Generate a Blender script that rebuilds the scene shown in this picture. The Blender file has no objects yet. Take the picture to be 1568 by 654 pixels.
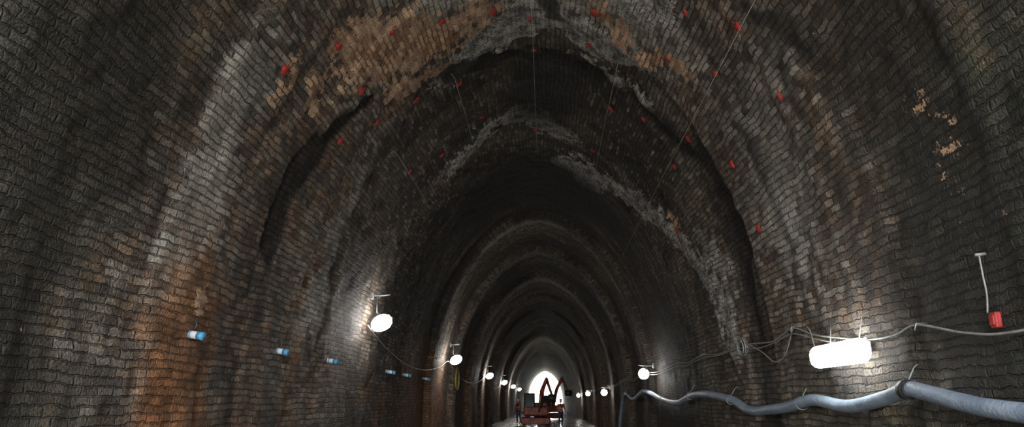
import bpy, bmesh, math, random
import numpy as np
from mathutils import Vector, Euler, Matrix
random.seed(4); rng=np.random.RandomState(7)
C=bpy.context.collection
try: bpy.context.scene.view_settings.view_transform='Standard'
except Exception: pass

# ------------------------------------------------------------------ tunnel geometry
W=3.7; H=6.2; E=1.6          # half width, rise above springing, springing height
Y0=-4.0; Y1=165.0
_th=np.linspace(0,math.pi/2,4001)
_ss=np.concatenate([[0],np.cumsum(np.hypot(np.diff(W*np.sin(_th)),np.diff(H*np.cos(_th))))])
Q=float(_ss[-1]); SM=Q+E+0.15
def surf(y,s):
    """arrays -> position and outward normal in cross-section"""
    y=np.asarray(y,float); s=np.asarray(s,float); a=np.interp(np.minimum(np.abs(s),Q),_ss,_th); sg=np.sign(s)
    x=sg*W*np.sin(a); z=H*np.cos(a)
    nx=x/W**2; nz=z/H**2; l=np.hypot(nx,nz)+1e-9; nx=nx/l; nz=nz/l
    below=np.abs(s)>Q
    z=np.where(below,-(np.abs(s)-Q),z)
    z=z+.16*np.exp(-(s/1.1)**2)      # slightly pointed crown
    return x,z+E,nx,nz
def P(y,s,off=0.0):
    x,z,nx,nz=surf([y],[s]); return Vector((x[0]-nx[0]*off,y,z[0]-nz[0]*off))
def N(s):
    x,z,nx,nz=surf([0],[s]); return Vector((-nx[0],0,-nz[0]))   # inward normal

def h2(ix,iy,seed):
    n=(ix.astype(np.int64)*374761393+iy.astype(np.int64)*668265263+seed*974634777)&0x7fffffff
    n=((n^(n>>13))*1274126177)&0x7fffffff
    return ((n^(n>>16))&0xffff)/65535.0
def vn(x,y,seed=0):
    xi=np.floor(x);yi=np.floor(y);fx=x-xi;fy=y-yi;fx=fx*fx*(3-2*fx);fy=fy*fy*(3-2*fy)
    a=h2(xi,yi,seed);b=h2(xi+1,yi,seed);c=h2(xi,yi+1,seed);d=h2(xi+1,yi+1,seed)
    return (a*(1-fx)+b*fx)*(1-fy)+(c*(1-fx)+d*fx)*fy
def fbm(x,y,seed=0,o=4):
    t=0;a=.5;tot=0
    for i in range(o):
        t=t+a*vn(x*2**i+i*17.3,y*2**i-i*9.1,seed+i);tot+=a;a*=.55
    return t/tot
def sst(a,b,x):
    t=np.clip((x-a)/(b-a),0,1);return t*t*(3-2*t)

ys=[];y=Y0
while y<Y1:
    ys.append(y)
    if y<3.5: y+=.25
    elif y<14: y+=.05
    elif y<26: y+=.08
    elif y<60: y+=.18
    else: y+=.6
ys.append(Y1); ys=np.array(ys)
ns=321; sv=np.linspace(-SM,SM,ns)
Y,S=np.meshgrid(ys,sv,indexing='ij')
wy=(fbm(Y*.6,S*.6,11)-.5); ws=(fbm(Y*.6,S*.6,23)-.5)
wfy=(fbm(Y*2.5,S*2.5,31)-.5); wfs=(fbm(Y*2.5,S*2.5,37)-.5)
def blob(y0,s0,ry,rs,soft=.5,warp=1):
    yy=Y+(wy*.8+wfy*.45)*warp; s2=S+(ws*.8+wfs*.45)*warp
    d=np.sqrt(((yy-y0)/ry)**2+((s2-s0)/rs)**2); return 1-sst(1-soft,1+soft,d)
def path(pts,w,soft=.6,warp=1):
    yy=Y+(wy*.8+wfy*.45)*warp; s2=S+(ws*.8+wfs*.45)*warp
    best=np.full(Y.shape,1e9)
    for (a,b),(c,d) in zip(pts[:-1],pts[1:]):
        vx,vy=c-a,d-b; L=vx*vx+vy*vy
        t=np.clip(((yy-a)*vx+(s2-b)*vy)/L,0,1)
        best=np.minimum(best,np.hypot(yy-a-t*vx,s2-b-t*vy))
    return 1-sst(w*(1-soft),w*(1+soft),best)
MX=np.maximum
aS=np.abs(S)
# --- sooty tone by ring; far rings kept pale to paint in light
Yr=Y+wy*.7+(fbm(Y*0+3,S*.5,5)-.5)*1.2
crown=np.interp(Yr,[-4,4,7,8.5,11.2,12.0,13.5,17,18.2,20,24.6,25.6,27,28.5,30,31,34,36,39,42,45,48,70,74,78,90,100,165],
                   [.45,.45,.4,.22,.08,.7,.85,.75,.88,1,1,.5,.5,.75,.95,.6,.7,.98,.4,.6,.9,.95,.95,.6,.05,.1,.5,.5])
left=np.interp(Yr,[-4,4,5,6.2,7.1,8.3,9.2,9.9,10.6,11.5,12.8,13.6,14.6,16,20,25,27,28,30,31.5,33,35.5,38,40,43,46,49,53,56,60,66,74,78,90,100,165],
                  [.45,.45,.6,.5,.12,.2,.45,.5,.5,.2,.3,.55,.8,.95,.95,.95,.15,.45,.98,.05,.95,.95,.15,.85,.95,.35,.95,.5,.95,.4,.9,.6,.05,.1,.5,.5])
right=np.interp(Yr,[-4,4,6,7.5,10,11.3,12.2,13.2,15,17,19,22,25,26.5,28,30,32,34,37,39,42,45,48,53,56,62,70,74,78,90,100,165],
                   [.5,.55,.55,.35,.15,.35,.7,.25,.4,.6,.85,.95,.95,.5,.75,.95,.4,.95,.95,.4,.95,.5,.95,.5,.95,.4,.9,.6,.05,.1,.5,.5])
side=np.where(S<0,left,right)
wc=1-sst(2.6,4.4,aS); soot_tone=crown*wc+side*(1-wc)
soot_tone=soot_tone+(fbm(Y*.9,S*.7,61)-.5)*1.1+(fbm(Y*.25,S*1.6,67)-.5)*.3+(fbm(Y*2.8,S*.35,68)-.5)*1.2*(Y<30)+(fbm(Y*2.2,S*2.2,69)-.5)*.6*(Y<30)
dark=np.zeros_like(Y); rec=np.zeros_like(Y)
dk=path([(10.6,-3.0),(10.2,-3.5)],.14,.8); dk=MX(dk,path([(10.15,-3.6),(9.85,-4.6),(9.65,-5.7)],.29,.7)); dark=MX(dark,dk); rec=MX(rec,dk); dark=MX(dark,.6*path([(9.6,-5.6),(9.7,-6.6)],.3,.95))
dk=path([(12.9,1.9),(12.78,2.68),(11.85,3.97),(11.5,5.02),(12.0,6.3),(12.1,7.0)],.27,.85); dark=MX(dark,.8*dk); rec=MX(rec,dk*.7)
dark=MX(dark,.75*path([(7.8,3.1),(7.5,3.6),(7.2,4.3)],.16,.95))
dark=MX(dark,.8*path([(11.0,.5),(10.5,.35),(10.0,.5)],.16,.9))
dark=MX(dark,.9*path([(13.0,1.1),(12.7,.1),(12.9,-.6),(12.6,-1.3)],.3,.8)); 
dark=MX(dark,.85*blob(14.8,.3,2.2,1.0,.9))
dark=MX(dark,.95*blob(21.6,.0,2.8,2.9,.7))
soot_tone=soot_tone+.5*blob(5.0,-7.0,.5,1.1,.9)+.5*blob(6.3,-5.6,.4,.7,.9)+.4*blob(6.4,4.9,.4,.8,.9)+.4*blob(5.2,-5.0,.3,.8,.9)+.5*path([(13.3,-2.2),(12.6,-3.4),(13.2,-4.8),(14,-6.2)],.35,.9)
soot_tone=soot_tone+.45*sst(7.6,9.5,aS)*(Y<26)+.25*blob(6.2,5.9,1.0,1.5,.9)+.35*blob(5.6,7.0,1.3,1.4,.9)+.3*blob(5.2,-6.6,.8,1.8,.9)  # darker toward the wall foot and on the near sides
lime_lit=np.zeros_like(Y)
lime_lit=MX(lime_lit,.9*path([(7.5,-4.3),(7.7,-5.3),(7.75,-6.0),(7.6,-6.4)],.5,.9))
lime_lit=MX(lime_lit,.65*path([(12.3,-3.6),(12.4,-5.0),(12.0,-6.4),(11.4,-7.2)],.35,.9))
lime_lit=MX(lime_lit,.7*blob(9.6,5.2,1.4,1.5,.9)); lime_lit=MX(lime_lit,.65*blob(8.5,4.2,1.3,.8,.9))
lime_lit=MX(lime_lit,.75*path([(13.8,5.0),(13.2,6.0),(13.6,6.8)],.4,.9))
lime_lit=MX(lime_lit,.75*blob(4.3,-4.9,.5,1.6,.9))  # pale haze painted into the near upper-left lining
lime_lit=MX(lime_lit,.6*blob(15.6,-1.1,.7,1.2,.9))
lime_lit=MX(lime_lit,.65*blob(9.8,-1.7,1.5,1.8,.9)); lime_lit=MX(lime_lit,.7*blob(9.8,1.4,1.6,1.9,.9))
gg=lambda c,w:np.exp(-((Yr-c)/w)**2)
ring_lit=gg(26.1,.7)+.7*gg(31.8,.7)+gg(39,1.0)+.6*gg(46,.7)*(aS>3)+.6*gg(53.5,.8)*(aS>3)+.6*gg(62,1.)*(aS>3)+sst(72,78,Yr)*(1-.6*sst(88,96,Yr))  # pale ring bands, lamp and far-mouth light painted into the brick colour
lime_lit=MX(lime_lit,.95*ring_lit*(.45+.8*fbm(Y*.4,S*2.2,91)))
ochre=np.zeros_like(Y)
ochre=MX(ochre,.86*path([(9.0,-2.9),(10.0,-2.3),(10.8,-1.8),(11.0,-1.2),(10.6,-.8)],.6,.85))
ochre=MX(ochre,.6*path([(9.3,-1.4),(9.7,-.8)],.5,.8))
ochre=MX(ochre,.85*path([(11.0,-2.7),(11.7,-2.17),(12.2,-1.5)],.24,.8))
ochre=MX(ochre,.72*path([(10.2,1.4),(10.9,1.6)],.28,.8)); ochre=MX(ochre,.7*path([(11.0,2.0),(10.2,3.0)],.22,.8))
ochre=MX(ochre,.85*blob(9.0,-3.75,.28,.28,.8)); ochre=MX(ochre,.38*blob(6.0,5.75,.3,.45,.9)); ochre=MX(ochre,.33*blob(5.9,6.25,.25,.4,.9))
ochre=MX(ochre,.65*blob(8.1,-3.9,.3,.4,.8)); ochre=MX(ochre,.6*blob(8.3,-6.9,.25,.3,.8)); ochre=MX(ochre,.6*blob(15.6,4.2,.3,.5))
plas=np.zeros_like(Y)
plas=MX(plas,1.0*path([(12.4,-1.3),(11.8,-.6),(11.35,-.08),(11.0,.5),(11.5,1.1),(11.2,1.7)],.5,.7))
plas=MX(plas,.95*path([(10.6,-.6),(10.0,.2),(9.7,.9),(9.5,1.7)],.7,.8)); plas=MX(plas,.7*path([(12.3,.9),(12.9,1.6),(12.5,2.3)],.25,.9))
plas=MX(plas,.75*path([(16.6,-1.9),(16.1,-1.2),(15.9,-.2),(16.8,.6)],.5,.9))
plas=MX(plas,.85*blob(19.0,1.25,1.3,.55,.6))
plas=MX(plas,.95*path([(19.2,.8),(18.3,1.9),(17.2,3.1),(16.3,3.9)],.42,.7))
plas=MX(plas,.8*path([(16.3,3.9),(15.3,4.73),(14.0,5.92),(13.6,6.7)],.5,.9))
plas=MX(plas,.65*blob(14.2,5.9,.9,1.2,.9))
rust=np.zeros_like(Y)
rust=MX(rust,1.1*blob(8.0,-7.6,.85,1.3,.7,.7)); rust=MX(rust,.5*blob(11.5,-7.3,.8,1.4,.9)); rust=MX(rust,.5*blob(9.9,-7.8,.5,1.2,.9))
rust=MX(rust,1.05*blob(25.5,-8.0,5.0,1.9,.8)); rust=MX(rust,.55*blob(18.5,-8.2,2,.9,.9))
rust=MX(rust,.5*sst(28,34,Y)*sst(3.5,8,aS)*(1-sst(75,90,Y))); rust=MX(rust,.35*blob(9.8,-4.4,1.2,1.2,.9)); rust=MX(rust,.3*blob(10.5,-2.5,1.2,1.2,.9))
green=np.zeros_like(Y)
green=MX(green,1.0*(1-sst(5.6,7.6,Y+wy*1.5))*sst(4.2,6.5,S)); green=MX(green,.5*(1-sst(5.2,7,Y+wy))*(S<0)*sst(3.5,5,aS))
green=MX(green,.5*blob(8.4,8.5,3,.9))
speck=MX(sst(11.8,12.6,Yr)*(1-sst(18,19.5,Yr))*(1-sst(3.6,5.5,aS)), .8*(1-sst(.5,1.2,np.abs(Yr-13.5)))*sst(4,5.5,S))
speck=MX(speck,.5*sst(14,16,Y)*(1-sst(20,24,Y))*(S<0))
# --- relief: ring steps, spalls
step=np.zeros_like(Y); edges=[5.4,7.1,8.4,9.6,11.3,12.9,14.7,18.2,20.0,25.2,26.7,31.2,32.8,38,40,45,47.5,52.5,55,61,64,70,76,84,92,100]
offs=[.00,.03,-.02,.02,-.03,.05,0.0,.06,.10,.16,-.02,.14,-.04,.12,-.05,.12,-.05,.12,-.05,.1,-.04,.10,-.06,.06,-.03,.05,0]
Ye=Y+wy*.35+wfy*.12
for i,e in enumerate(edges): step+= (offs[i+1]-offs[i])*sst(e-.09,e+.09,Ye)
# ragged spall edge across the crown
Yj=Y+wy*1.6+wfy*1.4+.35*(S-.2)**2*.35
step+=.10*sst(12.35,12.5,Yj)*(1-sst(13.4,14.6,Yj))*(1-sst(1.6,2.6,aS))
disp=step+.07*(fbm(Y*.8,S*.8,71)-.5)+.075*(fbm(Y*4,S*4,77)-.5)+.05*sst(.35,.75,rec)-.045*sst(.4,.6,plas)*(.3+1.2*fbm(Y*3,S*3,9))-.012*sst(.4,.6,ochre)
disp+= .05*sst(.55,.62,fbm(Y*1.3,S*1.3,83))*sst(.3,.6,speck)
X,Z,NX,NZ=surf(Y,S)
PX=X+NX*disp; PZ=Z+NZ*disp
pos=np.stack([PX,Y,PZ],-1)
dy=np.gradient(pos,axis=0); ds=np.gradient(pos,axis=1)
nor=np.cross(dy,ds); nor/=np.linalg.norm(nor,axis=-1,keepdims=True)+1e-12
if (nor[5,ns//2,2]>0): nor=-nor
cl=lambda a:np.clip(a,0,1)
A1=np.stack([cl(soot_tone),cl(lime_lit),cl(ochre),cl(dark)],-1); A2=np.stack([cl(rust),cl(green),cl(plas),cl(speck)],-1)

def nd(nt,t,**k):
    n=nt.nodes.new(t)
    for a,b in k.items(): setattr(n,a,b)
    return n
class G:
    def __init__(s,name):
        s.m=bpy.data.materials.new(name); s.m.use_nodes=True; s.t=s.m.node_tree; s.t.nodes.clear()
        s.o=nd(s.t,'ShaderNodeOutputMaterial'); s.b=nd(s.t,'ShaderNodeBsdfPrincipled'); s.t.links.new(s.b.outputs[0],s.o.inputs[0])
    def L(s,a,b):
        if isinstance(a,(int,float,tuple)): b.default_value=a
        else: s.t.links.new(a,b)
    def math(s,op,a,b=0.0,c=None,clamp=False):
        n=nd(s.t,'ShaderNodeMath',operation=op); n.use_clamp=clamp; s.L(a,n.inputs[0]); s.L(b,n.inputs[1])
        if c is not None: s.L(c,n.inputs[2])
        return n.outputs[0]
    def mix(s,f,a,b,mode='MIX'):
        n=nd(s.t,'ShaderNodeMix',data_type='RGBA',blend_type=mode)
        s.L(f,n.inputs[0])
        for v,i in ((a,6),(b,7)):
            if isinstance(v,tuple): v=(*v,1) if len(v)==3 else v
            s.L(v,n.inputs[i])
        return n.outputs[2]
    def ss(s,v,a,b):
        n=nd(s.t,'ShaderNodeMapRange',interpolation_type='SMOOTHSTEP'); s.L(v,n.inputs[0]); s.L(a,n.inputs[1]); s.L(b,n.inputs[2]); return n.outputs[0]
    def noise(s,vec,sc,det=4,rough=.55):
        n=nd(s.t,'ShaderNodeTexNoise'); s.L(vec,n.inputs['Vector']); n.inputs['Scale'].default_value=sc; n.inputs['Detail'].default_value=det; n.inputs['Roughness'].default_value=rough
        return n.outputs['Fac'],n.outputs['Color']
    def vmath(s,op,a,b):
        n=nd(s.t,'ShaderNodeVectorMath',operation=op); s.L(a,n.inputs[0]); s.L(b,n.inputs[1]); return n.outputs[0]
    def bump(s,h,dist,stg=1.0):
        n=nd(s.t,'ShaderNodeBump'); n.inputs['Distance'].default_value=dist; n.inputs['Strength'].default_value=stg; s.L(h,n.inputs['Height']); s.L(n.outputs[0],s.b.inputs['Normal'])

def brick_mat():
    g=G("sooty_brick"); t=g.t
    uv=nd(t,'ShaderNodeUVMap').outputs[0]
    a1=nd(t,'ShaderNodeAttribute',attribute_name='stain_light_a'); a2=nd(t,'ShaderNodeAttribute',attribute_name='stain_b')
    s1=nd(t,'ShaderNodeSeparateColor'); g.L(a1.outputs['Color'],s1.inputs[0]); s2=nd(t,'ShaderNodeSeparateColor'); g.L(a2.outputs['Color'],s2.inputs[0])
    soot_tone,lime_lit,ochre,dark=s1.outputs[0],s1.outputs[1],s1.outputs[2],a1.outputs['Alpha']
    rust,green,plas,speck=s2.outputs[0],s2.outputs[1],s2.outputs[2],a2.outputs['Alpha']
    big,wc=g.noise(uv,1.0,2,.6); w=g.vmath('SUBTRACT',wc,(.5,.5,.5)); w=g.vmath('MULTIPLY',w,(.14,.14,0))
    wf2,wc2=g.noise(uv,11,1); w2=g.vmath('SUBTRACT',wc2,(.5,.5,.5)); w2=g.vmath('MULTIPLY',w2,(.05,.045,0))
    buv=g.vmath('ADD',g.vmath('ADD',uv,w),w2)
    bt=nd(t,'ShaderNodeTexBrick'); g.L(buv,bt.inputs['Vector'])
    for k,v in {'Color1':(0,0,0,1),'Color2':(1,1,1,1),'Mortar':(.4,.4,.4,1),'Scale':1,'Mortar Size':.012,'Mortar Smooth':.7,'Bias':0,'Brick Width':.235,'Row Height':.085}.items(): bt.inputs[k].default_value=v
    rnd=bt.outputs['Color']; mort=bt.outputs['Fac']
    mid,mc=g.noise(uv,4.5,4,.62); fine,_=g.noise(uv,34,3,.65)
    mortv=g.math('MULTIPLY',mort,g.ss(g.math('ADD',mid,g.math('MULTIPLY',fine,.5)),.95,.6))
    v=g.math('ADD',g.math('MULTIPLY',rnd,.28),g.math('ADD',g.math('MULTIPLY',mid,.75),g.math('MULTIPLY',fine,.6))); v=g.math('SUBTRACT',v,.32,clamp=True)
    rp=nd(t,'ShaderNodeValToRGB'); g.L(v,rp.inputs[0]); el=rp.color_ramp.elements
    el[0].position=.22; el[0].color=(.042,.036,.034,1); el[1].position=.8; el[1].color=(.58,.53,.46,1)
    e=el.new(.42); e.color=(.15,.128,.11,1); e=el.new(.6); e.color=(.32,.278,.232,1)
    sc=nd(t,'ShaderNodeSeparateColor'); g.L(mc,sc.inputs[0])
    brown=g.mix(g.ss(g.math('ADD',g.math('MULTIPLY',sc.outputs[1],.6),g.math('MULTIPLY',big,.4)),.42,.62),rp.outputs[0],g.mix(1.0,rp.outputs[0],(1.1,.84,.66),'MULTIPLY'))
    lf=g.ss(g.math('ADD',lime_lit,g.math('MULTIPLY',g.math('SUBTRACT',g.math('ADD',mid,g.math('MULTIPLY',rnd,.5)),.75),.9)),.2,.8)
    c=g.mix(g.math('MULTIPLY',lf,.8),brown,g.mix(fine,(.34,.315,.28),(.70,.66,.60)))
    c=g.mix(g.math('MULTIPLY',mortv,.8),c,(.045,.04,.036))
    sp=g.math('MULTIPLY',g.math('MULTIPLY',g.ss(g.math('ADD',g.math('ADD',g.math('MULTIPLY',rnd,.5),mid),g.math('MULTIPLY',fine,.9)),1.36,1.52),speck),g.math('SUBTRACT',1.0,mort))
    c=g.mix(g.math('MULTIPLY',green,g.ss(g.math('ADD',big,g.math('MULTIPLY',fine,.3)),.45,.85)),c,(.10,.13,.08))
    c=g.mix(g.math('MULTIPLY',green,.4),c,(.10,.125,.09))
    rf=g.ss(g.math('ADD',rust,g.math('MULTIPLY',g.math('SUBTRACT',g.math('ADD',g.math('MULTIPLY',mid,.7),g.math('MULTIPLY',big,.6)),.62),1.3)),.1,1.0)
    rc=g.mix(1.0,c,(1.4,.72,.36),'MULTIPLY'); rc=g.mix(.5,rc,g.mix(fine,(.15,.065,.025),(.38,.19,.085)))
    c=g.mix(g.math('MULTIPLY',rf,.9),c,rc)
    sf=g.math('ADD',soot_tone,g.math('MULTIPLY',g.math('SUBTRACT',mid,.5),1.3),clamp=True)
    sf=g.math('MULTIPLY',sf,g.math('SUBTRACT',1.0,g.math('MULTIPLY',rf,.35)))
    c=g.mix(g.math('MULTIPLY',sf,.9),c,(.022,.019,.018))
    c=g.mix(g.math('MULTIPLY',sp,.62),c,(.36,.31,.27))
    ej=g.math('MULTIPLY',g.math('SUBTRACT',g.math('ADD',g.math('ADD',g.math('MULTIPLY',mid,.6),g.math('MULTIPLY',fine,.3)),g.math('MULTIPLY',rnd,.1)),.5),3.0)
    pf=g.ss(g.math('ADD',plas,ej),.5,.64)
    c=g.mix(g.math('MULTIPLY',pf,.9),c,g.mix(g.ss(g.math('ADD',g.math('MULTIPLY',mid,.5),g.math('MULTIPLY',fine,.5)),.42,.60),(.10,.095,.09),(.68,.65,.615)))
    of=g.ss(g.math('ADD',ochre,ej),.48,.6)
    oc=g.mix(g.ss(g.math('ADD',g.math('MULTIPLY',rnd,.4),g.math('MULTIPLY',fine,.6)),.3,.7),(.34,.16,.085),(.74,.46,.29))
    oc=g.mix(g.math('MULTIPLY',mort,.75),oc,g.mix(g.ss(big,.4,.6),(.16,.12,.09),(.82,.74,.66)))
    c=g.mix(g.math('MULTIPLY',of,.92),c,oc)
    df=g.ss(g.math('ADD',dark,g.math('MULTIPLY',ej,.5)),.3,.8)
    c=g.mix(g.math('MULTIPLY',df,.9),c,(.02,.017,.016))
    g.L(c,g.b.inputs['Base Color'])
    g.L(g.math('ADD',.5,g.math('MULTIPLY',fine,.5),clamp=True),g.b.inputs['Roughness']); g.b.inputs['Specular IOR Level'].default_value=.38
    h=g.math('SUBTRACT',g.math('ADD',g.math('MULTIPLY',rnd,.65),g.math('MULTIPLY',g.math('ADD',fine,mid),.8)),g.math('MULTIPLY',mort,1.0))
    g.bump(h,.04,1.0)
    return g.m
BM=brick_mat()
def lining(name,j0,j1):
    sl=slice(j0,j1+1); p=pos[:,sl].reshape(-1,3); ny=len(ys); nn=j1-j0+1
    idx=np.arange(ny*nn).reshape(ny,nn)
    f=np.stack([idx[:-1,:-1],idx[1:,:-1],idx[1:,1:],idx[:-1,1:]],-1).reshape(-1,4)
    a,b,c=p[f[0,0]],p[f[0,1]],p[f[0,2]]
    if np.dot(np.cross(b-a,c-a),nor[0,j0])<0: f=f[:,::-1]
    me=bpy.data.meshes.new(name); me.vertices.add(len(p)); me.vertices.foreach_set('co',p.astype(np.float32).ravel())
    me.loops.add(f.size); me.loops.foreach_set('vertex_index',f.astype(np.int32).ravel())
    me.polygons.add(len(f)); me.polygons.foreach_set('loop_start',np.arange(0,f.size,4,dtype=np.int32))
    me.update(calc_edges=True)
    me.polygons.foreach_set('use_smooth',np.ones(len(f),bool))
    uvl=me.uv_layers.new(name='UVMap'); U=np.stack([Y[:,sl],S[:,sl]],-1).reshape(-1,2)[f.ravel()]
    uvl.data.foreach_set('uv',(U+np.array([20,20])).astype(np.float32).ravel())
    for nm,A in (('stain_light_a',A1),('stain_b',A2)):
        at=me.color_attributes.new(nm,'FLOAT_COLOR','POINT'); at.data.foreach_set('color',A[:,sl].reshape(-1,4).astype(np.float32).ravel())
    me.normals_split_custom_set_from_vertices(nor[:,sl].reshape(-1,3).tolist())
    me.materials.append(BM)
    o=bpy.data.objects.new(name,me); C.objects.link(o); return o
jl=int(np.argmin(np.abs(sv+6.4))); jr=int(np.argmin(np.abs(sv-6.4)))
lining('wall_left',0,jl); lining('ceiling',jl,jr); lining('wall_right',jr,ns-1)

# ------------------------------------------------------------------ helpers
def simple(name,col,rough=.6,metal=0,var=.25,nscale=12):
    g=G(name); tc=nd(g.t,'ShaderNodeTexCoord').outputs['Object']; f,_=g.noise(tc,nscale,3)
    c=g.mix(g.ss(f,.3,.7),tuple(x*(1-var) for x in col),tuple(min(1,x*(1+var)) for x in col))
    g.L(c,g.b.inputs['Base Color']); g.b.inputs['Roughness'].default_value=rough; g.b.inputs['Metallic'].default_value=metal
    return g.m
def mkobj(name,verts,faces,mat,parent=None,smooth=True,loc=None):
    me=bpy.data.meshes.new(name); me.from_pydata([tuple(v) for v in verts],[],faces); me.update()
    if smooth: me.polygons.foreach_set('use_smooth',[True]*len(me.polygons))
    if mat: me.materials.append(mat)
    o=bpy.data.objects.new(name,me); C.objects.link(o)
    if parent: o.parent=parent
    if loc is not None: o.location=loc
    return o
def catmull(pts,n=6):
    pts=[Vector(p) for p in pts]
    if len(pts)<3: return pts
    out=[]
    for i in range(len(pts)-1):
        p0=pts[max(i-1,0)];p1=pts[i];p2=pts[i+1];p3=pts[min(i+2,len(pts)-1)]
        for k in range(n):
            t=k/n; out.append(.5*((2*p1)+(-p0+p2)*t+(2*p0-5*p1+4*p2-p3)*t*t+(-p0+3*p1-3*p2+p3)*t**3))
    out.append(pts[-1]); return out
def tubegeo(pts,r,seg=10,closed=False):
    V=[];F=[];n=len(pts); up=Vector((0,0,1)); prev=None
    for i,p in enumerate(pts):
        if closed: d=pts[(i+1)%n]-pts[i-1]
        else: d=pts[min(i+1,n-1)]-pts[max(i-1,0)]
        d=d.normalized() if d.length>1e-9 else Vector((0,1,0))
        if prev is None:
            a=d.cross(up); 
            if a.length<1e-3: a=d.cross(Vector((1,0,0)))
        else: a=prev-d*prev.dot(d)
        a.normalize(); prev=a; b=d.cross(a); rr=r[i] if isinstance(r,list) else r
        for k in range(seg):
            t=2*math.pi*k/seg; V.append(p+a*math.cos(t)*rr+b*math.sin(t)*rr)
    m=n if closed else n-1
    for i in range(m):
        for k in range(seg):
            j=(i+1)%n; F.append((i*seg+k,i*seg+(k+1)%seg,j*seg+(k+1)%seg,j*seg+k))
    if not closed: F.append(tuple(range(seg))[::-1]); F.append(tuple(range((n-1)*seg,n*seg)))
    return V,F
def tubes(name,list_,mat,parent=None):
    V=[];F=[]
    for pts,r,seg in list_:
        v,f=tubegeo(pts,r,seg); o=len(V); V+=v; F+=[tuple(i+o for i in q) for q in f]
    return mkobj(name,V,F,mat,parent)
def empty(name,loc=(0,0,0)):
    e=bpy.data.objects.new(name,None); e.location=loc; C.objects.link(e); return e
def box(name,c,d,mat,parent=None,bev=.02,rot=None,taper=None):
    bm=bmesh.new(); bmesh.ops.create_cube(bm,size=1)
    for v in bm.verts:
        if taper and v.co.z>0: v.co.x*=taper[0]; v.co.y*=taper[1]
        v.co=Vector((v.co.x*d[0],v.co.y*d[1],v.co.z*d[2]))
    if bev: bmesh.ops.bevel(bm,geom=bm.edges[:],offset=bev,segments=3,affect='EDGES',profile=.5)
    me=bpy.data.meshes.new(name); bm.to_mesh(me); bm.free(); me.materials.append(mat)
    o=bpy.data.objects.new(name,me); C.objects.link(o); o.location=c
    if rot: o.rotation_euler=rot
    if parent: o.parent=parent
    return o
def lathe(name,prof,mat,parent=None,seg=24,loc=None,axis='Z',cap=True):
    V=[];F=[]
    for r,z in prof:
        for k in range(seg):
            t=2*math.pi*k/seg; V.append((r*math.cos(t),r*math.sin(t),z))
    for i in range(len(prof)-1):
        for k in range(seg): F.append((i*seg+k,i*seg+(k+1)%seg,(i+1)*seg+(k+1)%seg,(i+1)*seg+k))
    if cap: F.append(tuple(range(seg))[::-1]); F.append(tuple(range((len(prof)-1)*seg,len(prof)*seg)))
    return mkobj(name,V,F,mat,parent,True,loc)

M_cable=simple("cable_grey",(.30,.30,.285),.6,var=.2); M_dark=simple("dark_steel",(.06,.06,.06),.5,.6); M_galv=simple("galvanised",(.35,.36,.36),.45,.7)
M_white=simple("white_plastic",(.50,.53,.55),.5,var=.12); M_brk=simple("grey_bracket",(.26,.27,.27),.5); M_blue=simple("blue_plastic",(.07,.28,.50),.45,var=.15); M_red=simple("red_paint",(.36,.03,.028),.6,var=.35,nscale=20)
M_wire=simple("string_white",(.30,.29,.27),.7)
M_yel=simple("yellow_hose",(.30,.24,.06),.5)
def emis(name,col,st):
    m=bpy.data.materials.new(name); m.use_nodes=True; t=m.node_tree; t.nodes.clear(); o=nd(t,'ShaderNodeOutputMaterial'); e=nd(t,'ShaderNodeEmission'); e.inputs[0].default_value=(*col,1); e.inputs[1].default_value=st; t.links.new(e.outputs[0],o.inputs[0]); return m
M_glow=emis("lamp_glass",(1,.98,.93),62); M_tube=emis("diffuser_glow",(.97,1,.98),13)

# ------------------------------------------------------------------ floor / ground
def ground_mat():
    g=G("muddy_ballast"); tc=nd(g.t,'ShaderNodeTexCoord').outputs['Object']; f,_=g.noise(tc,1.5,3); f2,_=g.noise(tc,18,3)
    vo=nd(g.t,'ShaderNodeTexVoronoi'); g.L(tc,vo.inputs['Vector']); vo.inputs['Scale'].default_value=16
    c=g.mix(f,(.05,.042,.035),(.16,.13,.10)); c=g.mix(g.math('MULTIPLY',f2,.5),c,(.2,.18,.15)); g.L(c,g.b.inputs['Base Color']); g.L(g.math('ADD',.12,g.ss(f,.4,.65)),g.b.inputs['Roughness'])
    g.bump(g.math('MULTIPLY',g.math('ADD',vo.outputs['Distance'],f2),g.ss(f,.4,.6)),.03,.8); return g.m
GM=ground_mat()
fy=np.concatenate([np.arange(-4,60,.5),np.arange(60,166,2)]); fx=np.linspace(-W-.3,W+.3,33)
FX,FY=np.meshgrid(fx,fy); FZ=.08*(fbm(FX*1.2,FY*1.2,5)-.5)-.03-.05*np.exp(-((np.abs(FX)-.85)/.25)**2)
nx=len(fx); V=np.stack([FX,FY,FZ],-1).reshape(-1,3).tolist()
F=[(j*nx+i,j*nx+i+1,(j+1)*nx+i+1,(j+1)*nx+i) for j in range(len(fy)-1) for i in range(nx-1)]
mkobj('floor',V,F,GM)
M_out=simple("cutting_ground",(.22,.21,.15),.9,nscale=2)
for nm,a,b in (('approach_ground',-60,Y0-.05),('approach_ground',Y1+.05,Y1+120)):
    yy=np.linspace(a,b,20); xx=np.linspace(-30,30,41); XX,YY=np.meshgrid(xx,yy)
    ZZ=-.06+np.clip(np.abs(XX)-4.5,0,None)*.35+.3*(fbm(XX*.5,YY*.5,8)-.5)*(np.abs(XX)>5)
    mkobj(nm,np.stack([XX,YY,ZZ],-1).reshape(-1,3).tolist(),[(j*41+i,j*41+i+1,(j+1)*41+i+1,(j+1)*41+i) for j in range(19) for i in range(40)],M_out)

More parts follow.
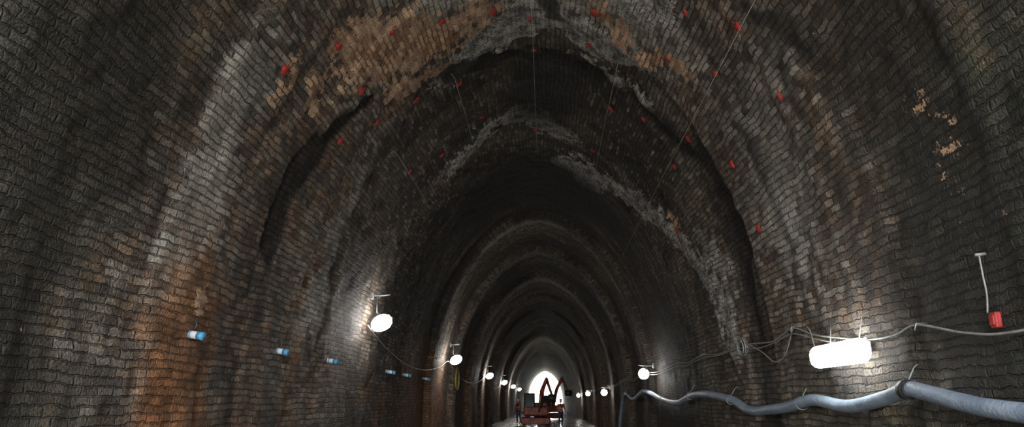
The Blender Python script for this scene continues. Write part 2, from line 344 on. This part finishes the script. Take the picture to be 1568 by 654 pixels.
# ------------------------------------------------------------------ red paint markers + survey strings
reds=[(11.35,.05),(10.84,-.58),(10.37,-1.44),(9.68,-2.26),(8.92,-3.07),(8.04,-3.90),(11.72,1.11),(12.69,.09),(10.29,2.53),(9.45,3.35),(8.17,3.34),(8.98,2.54),(10.44,1.16),(8.19,4.34),(10.20,-3.13),
(11.47,-3.16),(10.56,-3.90),(12.28,-2.30),(13.06,-1.39),(15.06,-1.10),(16.85,.05),(13.79,1.73),(12.99,2.46),(11.94,3.41),(10.58,4.39),(13.30,3.47),(14.31,-3.11),(15.45,-2.23),(16.82,1.47),(15.61,4.28),(10.64,5.43)]
def dmax(y,s,r=2):
    i=int(np.argmin(np.abs(ys-y))); j=int(np.argmin(np.abs(sv-s))); return float(disp[max(i-r,0):i+r+1,max(j-r,0):j+r+1].min())
V=[];F=[]
for y_,s_ in reds:
    r=.05+random.random()*.03; d=dmax(y_,s_); n=14; o=len(V)
    V.append(P(y_,s_,-d+.018))
    rad=[r*(.6+.8*random.random()) for _ in range(n)]
    for ring,k2,of in ((0,.75,.014),(1,1.0,-.01)):
        for k in range(n):
            t=2*math.pi*k/n; V.append(P(y_+rad[k]*k2*math.cos(t),s_+rad[k]*k2*math.sin(t),-d+of))
    for k in range(n):
        F.append((o,o+1+k,o+1+(k+1)%n)); F.append((o+1+k,o+1+n+k,o+1+n+(k+1)%n,o+1+(k+1)%n))
mkobj('red_paint_marks',V,F,M_red)
strs=[]
for s_,a,b in ((.08,11.0,18.4),(-1.5,12.3,16.2),(1.72,11.4,17.8),(3.42,7.0,22),(-3.2,12.8,16.8)):
    pts=[P(a,s_,-.02),P(a+.03,s_,.09),P((a+b)/2,s_,.12),P(b-.03,s_,.09),P(b,s_,-.02)]
    strs.append((pts,.005,5))
tubes('survey_strings',strs,M_wire)

# ------------------------------------------------------------------ blue air hose
hp=[(-3,7.98),(0,8.05),(2.5,7.95),(4.5,8.02),(5.69,7.96),(6.24,7.90),(6.82,7.82),(7.14,7.79),(7.71,7.87),(8.69,7.95),(9.69,7.88),(10.56,7.97),(11.61,8.02),(12.3,8.05),(13.07,8.01),(13.92,7.87),(15.75,7.75),(17.79,7.77),(19.52,7.93),(22.16,7.84),(24.5,7.63),(26.39,7.57),(29.29,7.80),(32.0,7.56),(33.2,7.75),(34.2,8.3),(35.0,9.0),(35.3,9.5)]
g=G("hose_blue_pvc"); tc=nd(g.t,'ShaderNodeTexCoord').outputs['Object']; f,_=g.noise(tc,3,3); f2,_=g.noise(tc,25,3)
g.L(g.mix(g.ss(f,.3,.7),(.20,.26,.345),(.33,.40,.49)),g.b.inputs['Base Color']); g.b.inputs['Roughness'].default_value=.5; g.bump(g.math('ADD',f,f2),.015,.6); M_hose=g.m
hose=empty('air_hose')
hpts=catmull([P(y_,s_,.12+.03*math.sin(y_*1.3)) for y_,s_ in hp],10)
tubes('hose_tube',[(hpts,.072,16)],M_hose,hose)
c0=P(7.14,7.79,.13)
tubes('coupling',[([c0+Vector((0,-.05,0)),c0+Vector((0,.05,0))],.09,18),([c0+Vector((0,-.08,0)),c0+Vector((0,-.055,0))],.084,18)],M_dark,hose)
hg=[]
for y_,s_ in ((7.14,7.79),(10.1,7.92),(13.9,7.87),(17.8,7.77),(22,7.84),(26.4,7.57),(32,7.56),(4,8.0)):
    c_=P(y_,s_,.12); hg.append(([c_+Vector((-.085*math.cos(t),0,.083*math.sin(t))) for t in np.linspace(-2.8,1.7,14)]+[P(y_,s_-.2,.04),P(y_,s_-.24,-.02)],.006,6))
tubes('hose_hangers',hg,M_brk,hose)

# ------------------------------------------------------------------ cables
def sag(y0,s0,y1,s1,d,n=8,off=.06):
    return [P(y0+(y1-y0)*i/n,s0+(s1-s0)*i/n+d*4*(i/n)*(1-i/n),off) for i in range(n)]
cab=[(-3,7.4),(2,7.4),(4.2,7.35),(5.52,7.41),(6.16,7.36),(6.90,7.22),(7.36,7.27),(7.94,7.27),(8.60,7.2),(9.5,7.08),(10.26,6.93),(11.16,7.03),(12.0,7.0),(13.22,6.95),(14.8,7.0),(16.24,6.93),(18,7.0),(19.45,6.94),(23,7.02),(26.3,6.93),(29,7.05),(32.17,6.96),(38,7.1),(44.6,7.0),(53,7.15),(62,7.0),(71,7.1),(80,7.0),(98,7.0)]
c1=catmull([P(y_,s_,.06) for y_,s_ in cab],8); c2=catmull([P(y_,s_+.025+.05*abs(math.sin(y_*1.7)),.075) for y_,s_ in cab if y_>8],8)
lst=[(c1,.011,7),(c2,.009,7)]
lst.append((catmull([P(10.26,6.94,.06),P(10.7,7.25,.07),P(11.2,7.33,.08),P(11.8,7.15,.07),P(12.6,6.95,.07)],8),.009,6))
pc=empty('power_cable'); tubes('cable_run',lst,M_cable,pc)
coil=[]
for r,k in ((.19,0),(.15,.02),(.21,-.02)):
    ctr=P(12.9,6.99,.08+k); nI=N(6.99); ta=Vector((0,1,0)); tb=nI.cross(ta)
    pts=[ctr+ta*(r*1.3*math.cos(t)+k)+tb*(r*math.sin(t)*(.8+k*4)) for t in np.linspace(0,2*math.pi*1.02,26)]
    coil.append((pts,.011,6))
tubes('cable_coil',coil,M_cable,pc)
hk=[]
for y_,s_ in ((6.9,7.24),(10.26,6.94),(16.24,6.93),(19.45,6.94),(26.3,6.93),(13.22,6.94)):
    hk.append(([P(y_,s_-.03,-.03),P(y_,s_-.03,.07),P(y_,s_+.03,.09)],.008,6))
tubes('cable_hooks',hk,M_galv,pc)
lamps_l=[(15.6,-6.22),(29,-6.27),(46.5,-6.3),(63,-6.3),(80,-6.3),(98,-6.3)]
pl=[]
for (a,b),(c,d) in zip(lamps_l[:-1],lamps_l[1:]): pl+=sag(a,b-.1,c,d-.1,-.6,8)
fc=empty('festoon_cable'); tubes('cable_run',[(catmull(pl,4),.012,6)],M_brk,fc)

# ------------------------------------------------------------------ lamps
def work_lamp(y_,s_,sc=1.0,arm=.6):
    c_=P(y_,s_,.34); sg=1 if s_>0 else -1
    e=empty('work_lamp',c_)
    wt=P(y_,s_-sg*arm*.9,0)-c_
    tubes('bracket',[([wt+Vector((sg*.03,0,0)),Vector((0,0,wt.z)),Vector((-sg*.16,0,wt.z+.02))],.014,8),([Vector((sg*.12,0,wt.z)),Vector((sg*.11,0,.22)),Vector((sg*.03,0,.14))],.012,8)],M_brk,e)
    box('wall_plate',(wt.x,0,wt.z),(.05,.12,.15),M_brk,e,.008)
    h=lathe('lamp_housing',[(.02,.20),(.05,.19),(.07,.15),(.10,.11)],M_brk,e,16); h.rotation_euler=(0,sg*.45,0)
    n=6; prof=[(.001,-.19)]+[(.2*sc*math.sin(math.pi*k/n),.0-.19*math.cos(math.pi*k/n)) for k in range(1,n)]+[(.06*sc,.17)]  # globe oversized, lamp bloom put into its shape
    o=lathe('globe',prof,M_glow,e,14); o.rotation_euler=(0,sg*.45,0); o.scale=(1.2,1,.9)
    return e
for i,(a,b) in enumerate(lamps_l): work_lamp(a,b)
for a,b in ((24,7.02),(41,7.4),(57,7.3),(74,7.3)): work_lamp(a,b,.7,.25)
# batten light on right wall
bl=empty('fluorescent_batten_light',P(8.45,7.37,.2))
box('back_tray',(.095,0,.02),(.03,1.2,.14),M_brk,bl,.012)
box('diffuser',(-.01,0,-.01),(.20,1.4,.26),M_tube,bl,.098)  # enlarged body, bloom of the tube built into its size
tubes('end_clips',[([Vector((.1,-.5,.11)),Vector((.1,-.5,.14))],.02,8),([Vector((.1,.5,.11)),Vector((.1,.5,.14))],.02,8)],M_brk,bl)
tubes('suspension_wires',[([Vector((.05,-.45,.10)),Vector((.10,-.47,.36)),Vector((.19,-.5,.42))],.006,6),([Vector((.05,.35,.10)),Vector((.11,.45,.33)),Vector((.17,.6,.37))],.006,6),(catmull([Vector((.05,.6,.03)),Vector((.05,.85,.12)),Vector((.1,1.1,.33)),Vector((.13,1.3,.42))],5),.009,6)],M_cable,bl)

# ------------------------------------------------------------------ drain stubs on left wall
for y_ in (8.0,10.7,13.3,18.5,20.7,24.1):
    e=empty('weep_pipe_stub',P(y_,-7.18,0)); 
    d=Vector((1,-.3,-.16)).normalized()
    def seg(nm,a,b,r,mat): tubes(nm,[([d*a,d*b],r,16)],mat,e)
    seg('white_sleeve',-.04,.15,.042,M_white); seg('blue_cap',.15,.22,.046,M_blue); seg('blue_band',.05,.07,.044,M_blue)
    tubes('hook',[(catmull([Vector((-.03,0,.12)),Vector((.06,0,.15)),Vector((.09,0,.1)),Vector((.07,0,.05))],5),.009,6)],M_dark,e)
    lathe('core_hole_ring',[(.06,-.004),(.07,.004),(.055,.008)],M_dark,e,16).rotation_euler=(0,math.pi/2,0)
# yellow hose hoop
hh=empty('coiled_hose',P(32.3,-6.95,.06))
tubes('hose_coil',[([Vector((.02*k,.55*math.cos(t)*(1+.04*k),.42*math.sin(t)*(1+.05*k))) for t in np.linspace(0,2*math.pi,30)],.025,8) for k in range(3)],M_yel,hh)
tubes('hook',[([Vector((-.08,0,.45)),Vector((.1,0,.43)),Vector((.1,0,.5))],.015,6)],M_dark,hh)
# conduit and red tag, right wall
cd=empty('wall_conduit',(0,0,0))
tubes('conduit',[(catmull([P(5.78,6.79,.03),P(5.79,6.95,.035),P(5.80,7.1,.035),P(5.82,7.24,.05)],6),.007,8),([P(5.78,6.79,-.02),P(5.78,6.79,.06)],.013,8)],M_brk,cd)
tg=empty('red_call_box',P(5.76,7.30,.035))
box('case',(0,0,0),(.05,.08,.12),M_red,tg,.012); box('cover',(-.03,0,.0),(.012,.055,.08),M_red,tg,.004)

# ------------------------------------------------------------------ excavators
M_or=simple("orange_enamel",(.27,.065,.035),.5,var=.5,nscale=4); M_blk=simple("rubber_black",(.03,.03,.03),.7); M_gl=simple("cab_glass",(.05,.07,.08),.1)
def excavator(loc,rz,up):
    ex=empty('excavator',loc); ex.rotation_euler=(0,0,rz)
    for sx in (-1,1):
        n=28; V=[];F=[]; prof=[]
        for k in range(n):
            t=2*math.pi*k/n; prof.append((max(-1,min(1,1.6*math.cos(t)))*1.0+.28*math.cos(t),.3+.28*math.sin(t)))
        for xo in (-.2,.2):
            for a,b in prof: V.append((sx*.8+xo,a,b))
        for k in range(n): F.append((k,(k+1)%n,n+(k+1)%n,n+k))
        F.append(tuple(range(n))); F.append(tuple(range(n,2*n))[::-1]); mkobj('track',V,F,M_blk,ex,False)
        for w in range(5): 
            o=lathe('road_wheel',[(.05,-.22),(.16,-.215),(.16,.215),(.05,.22)],M_dark,ex,16,loc=(sx*.8,-.8+w*.4,.25)); o.rotation_euler=(0,math.pi/2,0)
    box('undercarriage',(0,0,.42),(1.3,1.5,.25),M_dark,ex,.05)
    box('upper_body',(0,.3,.95),(1.75,1.9,.65),M_or,ex,.12); box('counterweight',(0,1.3,.95),(1.6,.4,.8),M_or,ex,.15); box('engine_cover',(.35,.6,1.4),(.9,1.1,.3),M_or,ex,.08)
    box('cab_glass',(-.45,-.1,1.65),(.72,.95,.95),M_gl,ex,.06,taper=(.9,.85)); box('cab_roof',(-.45,-.05,2.16),(.78,1.0,.08),M_or,ex,.03)
    tubes('cab_frame',[([Vector((-.45+a*.37,-.1+b*.48,1.2)),Vector((-.45+a*.34,-.1+b*.42,2.14))],.035,6) for a in(-1,1) for b in (-1,1)],M_blk,ex)
    box('blade',(0,-1.35,.3),(1.9,.12,.4),M_or,ex,.03)
    z=up
    tubes('boom',[([Vector((.3,-.6,1.2)),Vector((.45,-1.2,1.2+z*.6)),Vector((.75,-1.9,1.2+z))],[.16,.18,.13],8),([Vector((.75,-1.8,1.25+z)),Vector((1.15,-2.5,.4+z*.8))],[.12,.09],8)],M_or,ex)
    tubes('rams',[([Vector((.2,-.8,.9)),Vector((.35,-1.3,1+z*.55))],.06,8),([Vector((.45,-1.3,1.35+z*.65)),Vector((.75,-2.0,1.35+z))],.05,8)],M_galv,ex)
    tubes('bucket',[([Vector((.85,-2.5,.3+z*.8)),Vector((1.4,-2.5,.3+z*.8))],.28,12)],M_dark,ex)
excavator((-.5,54,0),0,1.9); excavator((.4,74,0),.35,2.6)  # second machine added to darken the lower part of the far portal

# ------------------------------------------------------------------ workers
def cloth(name,col): return simple(name,col,.85,nscale=8)
M_nav=cloth("navy_workwear",(.03,.04,.08)); M_hv=cloth("hi_vis_orange",(.45,.10,.03)); M_skin=simple("skin",(.5,.28,.2),.6,var=.08); M_ref=simple("reflective_band",(.7,.7,.65),.3)
def skinned(name,J,edges,mat,parent,root=0,sub=1):
    me=bpy.data.meshes.new(name); me.from_pydata([j[0] for j in J],edges,[]); me.update()
    o=bpy.data.objects.new(name,me); C.objects.link(o); o.parent=parent
    m=o.modifiers.new('skin','SKIN'); m.use_smooth_shade=True
    for i,j in enumerate(J):
        r=j[1]; me.skin_vertices[0].data[i].radius=r if isinstance(r,tuple) else (r,r)
    me.skin_vertices[0].data[root].use_root=True
    s=o.modifiers.new('sub','SUBSURF'); s.levels=sub; s.render_levels=sub; me.materials.append(mat); return o
def worker(x,y,rz,armbend=0):
    e=empty('worker',(x,y,0)); e.rotation_euler=(0,0,rz)
    J=[((0,0,.95),(.16,.12)),((0,0,1.15),(.15,.11)),((0,-.01,1.36),(.19,.12)),((0,0,1.50),(.07,.06)),
       ((-.1,0,.86),.095),((-.12,-.03,.50),.068),((-.13,.02,.10),.05),((-.14,-.14,.05),.045),
       ((.1,0,.86),.095),((.13,.06,.50),.068),((.14,.10,.10),.05),((.15,-.05,.05),.045)]
    skinned('trousers_and_torso',J,[(0,1),(1,2),(2,3),(0,4),(4,5),(5,6),(6,7),(0,8),(8,9),(9,10),(10,11)],M_nav,e)
    A=[((0,-.01,1.38),(.17,.125)),((0,0,1.0),(.175,.135)),((0,0,1.2),(.165,.125)),((-.21,0,1.42),.07),((-.27,-.03,1.15),.052),((-.24,-.2-armbend,.98+armbend),.04),((.21,0,1.42),.07),((.28,-.02,1.15),.052),((.26,-.14,.93),.04)]
    skinned('hi_vis_jacket',A,[(1,2),(2,0),(0,3),(3,4),(4,5),(0,6),(6,7),(7,8)],M_hv,e,0)
    for z in (1.05,1.2): 
        o=lathe('reflective_band',[(.195,-.02),(.2,0),(.195,.02)],M_ref,e,16,loc=(0,0,z),cap=False); o.scale=(1,.78,1)
    for sx,c in ((-1,(-.235,-.26-armbend,.95+armbend)),(1,(.25,-.18,.87))):
        Jh=[((0,0,0),.035),((0,-.05,-.03),.036)];Ed=[(0,1)]
        for k,(l,a) in enumerate(((.065,-.027),(.075,-.009),(.07,.009),(.055,.027))):
            b=len(Jh); Jh+=[((a,-.08,-.05),.010),((a,-.08-l*.4,-.05-l*.35),.009),((a,-.08-l*.45,-.05-l*.8),.008)]; Ed+=[(1,b),(b,b+1),(b+1,b+2)]
        b=len(Jh); Jh+=[((-sx*.04,-.03,-.01),.011),((-sx*.055,-.065,-.03),.009)]; Ed+=[(0,b),(b,b+1)]
        skinned('hand',Jh,Ed,M_skin,e).location=c
    prof=[(.03,-.12),(.055,-.11),(.075,-.06),(.083,0),(.083,.05),(.06,.1),(.01,.12)]
    h=lathe('head',prof,M_skin,e,16,loc=(0,-.015,1.63)); h.scale=(.92,1.1,1)
    tubes('face_features',[([Vector((0,-.1,1.65)),Vector((0,-.125,1.61)),Vector((0,-.105,1.605))],[.008,.016,.01],8),([Vector((-.025,-.095,1.57)),Vector((.025,-.095,1.57))],.007,6),([Vector((-.08,0,1.65)),Vector((-.085,0,1.6))],.015,6),([Vector((.08,0,1.65)),Vector((.085,0,1.6))],.015,6)],M_skin,e)
    tubes('eyes',[([Vector((a,-.092,1.648)),Vector((a,-.1,1.648))],.01,8) for a in (-.03,.03)],M_blk,e)
    lathe('helmet',[(.135,-.005),(.115,.005),(.11,.05),(.085,.10),(.03,.125),(.001,.127)],M_white,e,16,loc=(0,-.02,1.68)).scale=(1,1.15,1)
worker(1.15,49,.5,.1); worker(-1.9,58,-.8)

# ------------------------------------------------------------------ light
w=bpy.data.worlds.new("overcast_sky"); bpy.context.scene.world=w; w.use_nodes=True
bg=w.node_tree.nodes['Background']; tcw=nd(w.node_tree,'ShaderNodeTexCoord'); sp=nd(w.node_tree,'ShaderNodeSeparateXYZ'); w.node_tree.links.new(tcw.outputs['Generated'],sp.inputs[0])
r=nd(w.node_tree,'ShaderNodeValToRGB'); w.node_tree.links.new(sp.outputs[2],r.inputs[0]); r.color_ramp.elements[0].color=(1,.99,.97,1); r.color_ramp.elements[1].color=(.82,.9,1,1)
w.node_tree.links.new(r.outputs[0],bg.inputs[0]); bg.inputs[1].default_value=20.0
for yy,rx in ((Y0+.02,math.radians(90)),):
    l=bpy.data.lights.new("mouth_portal",'AREA'); l.shape='RECTANGLE'; l.size=7.6; l.size_y=8.0; l.cycles.is_portal=True
    o=bpy.data.objects.new("mouth_portal",l); o.location=(0,yy,4.0); o.rotation_euler=(rx,0,0); C.objects.link(o)

# ------------------------------------------------------------------ camera
cam=bpy.data.cameras.new("camera"); co=bpy.data.objects.new("camera",cam); C.objects.link(co)
cam.lens=25.94; cam.clip_end=500; co.location=(0.25,0,1.6); co.rotation_euler=Euler((math.radians(90+14.3),0,math.radians(2.6)),'XYZ')
bpy.context.scene.camera=co
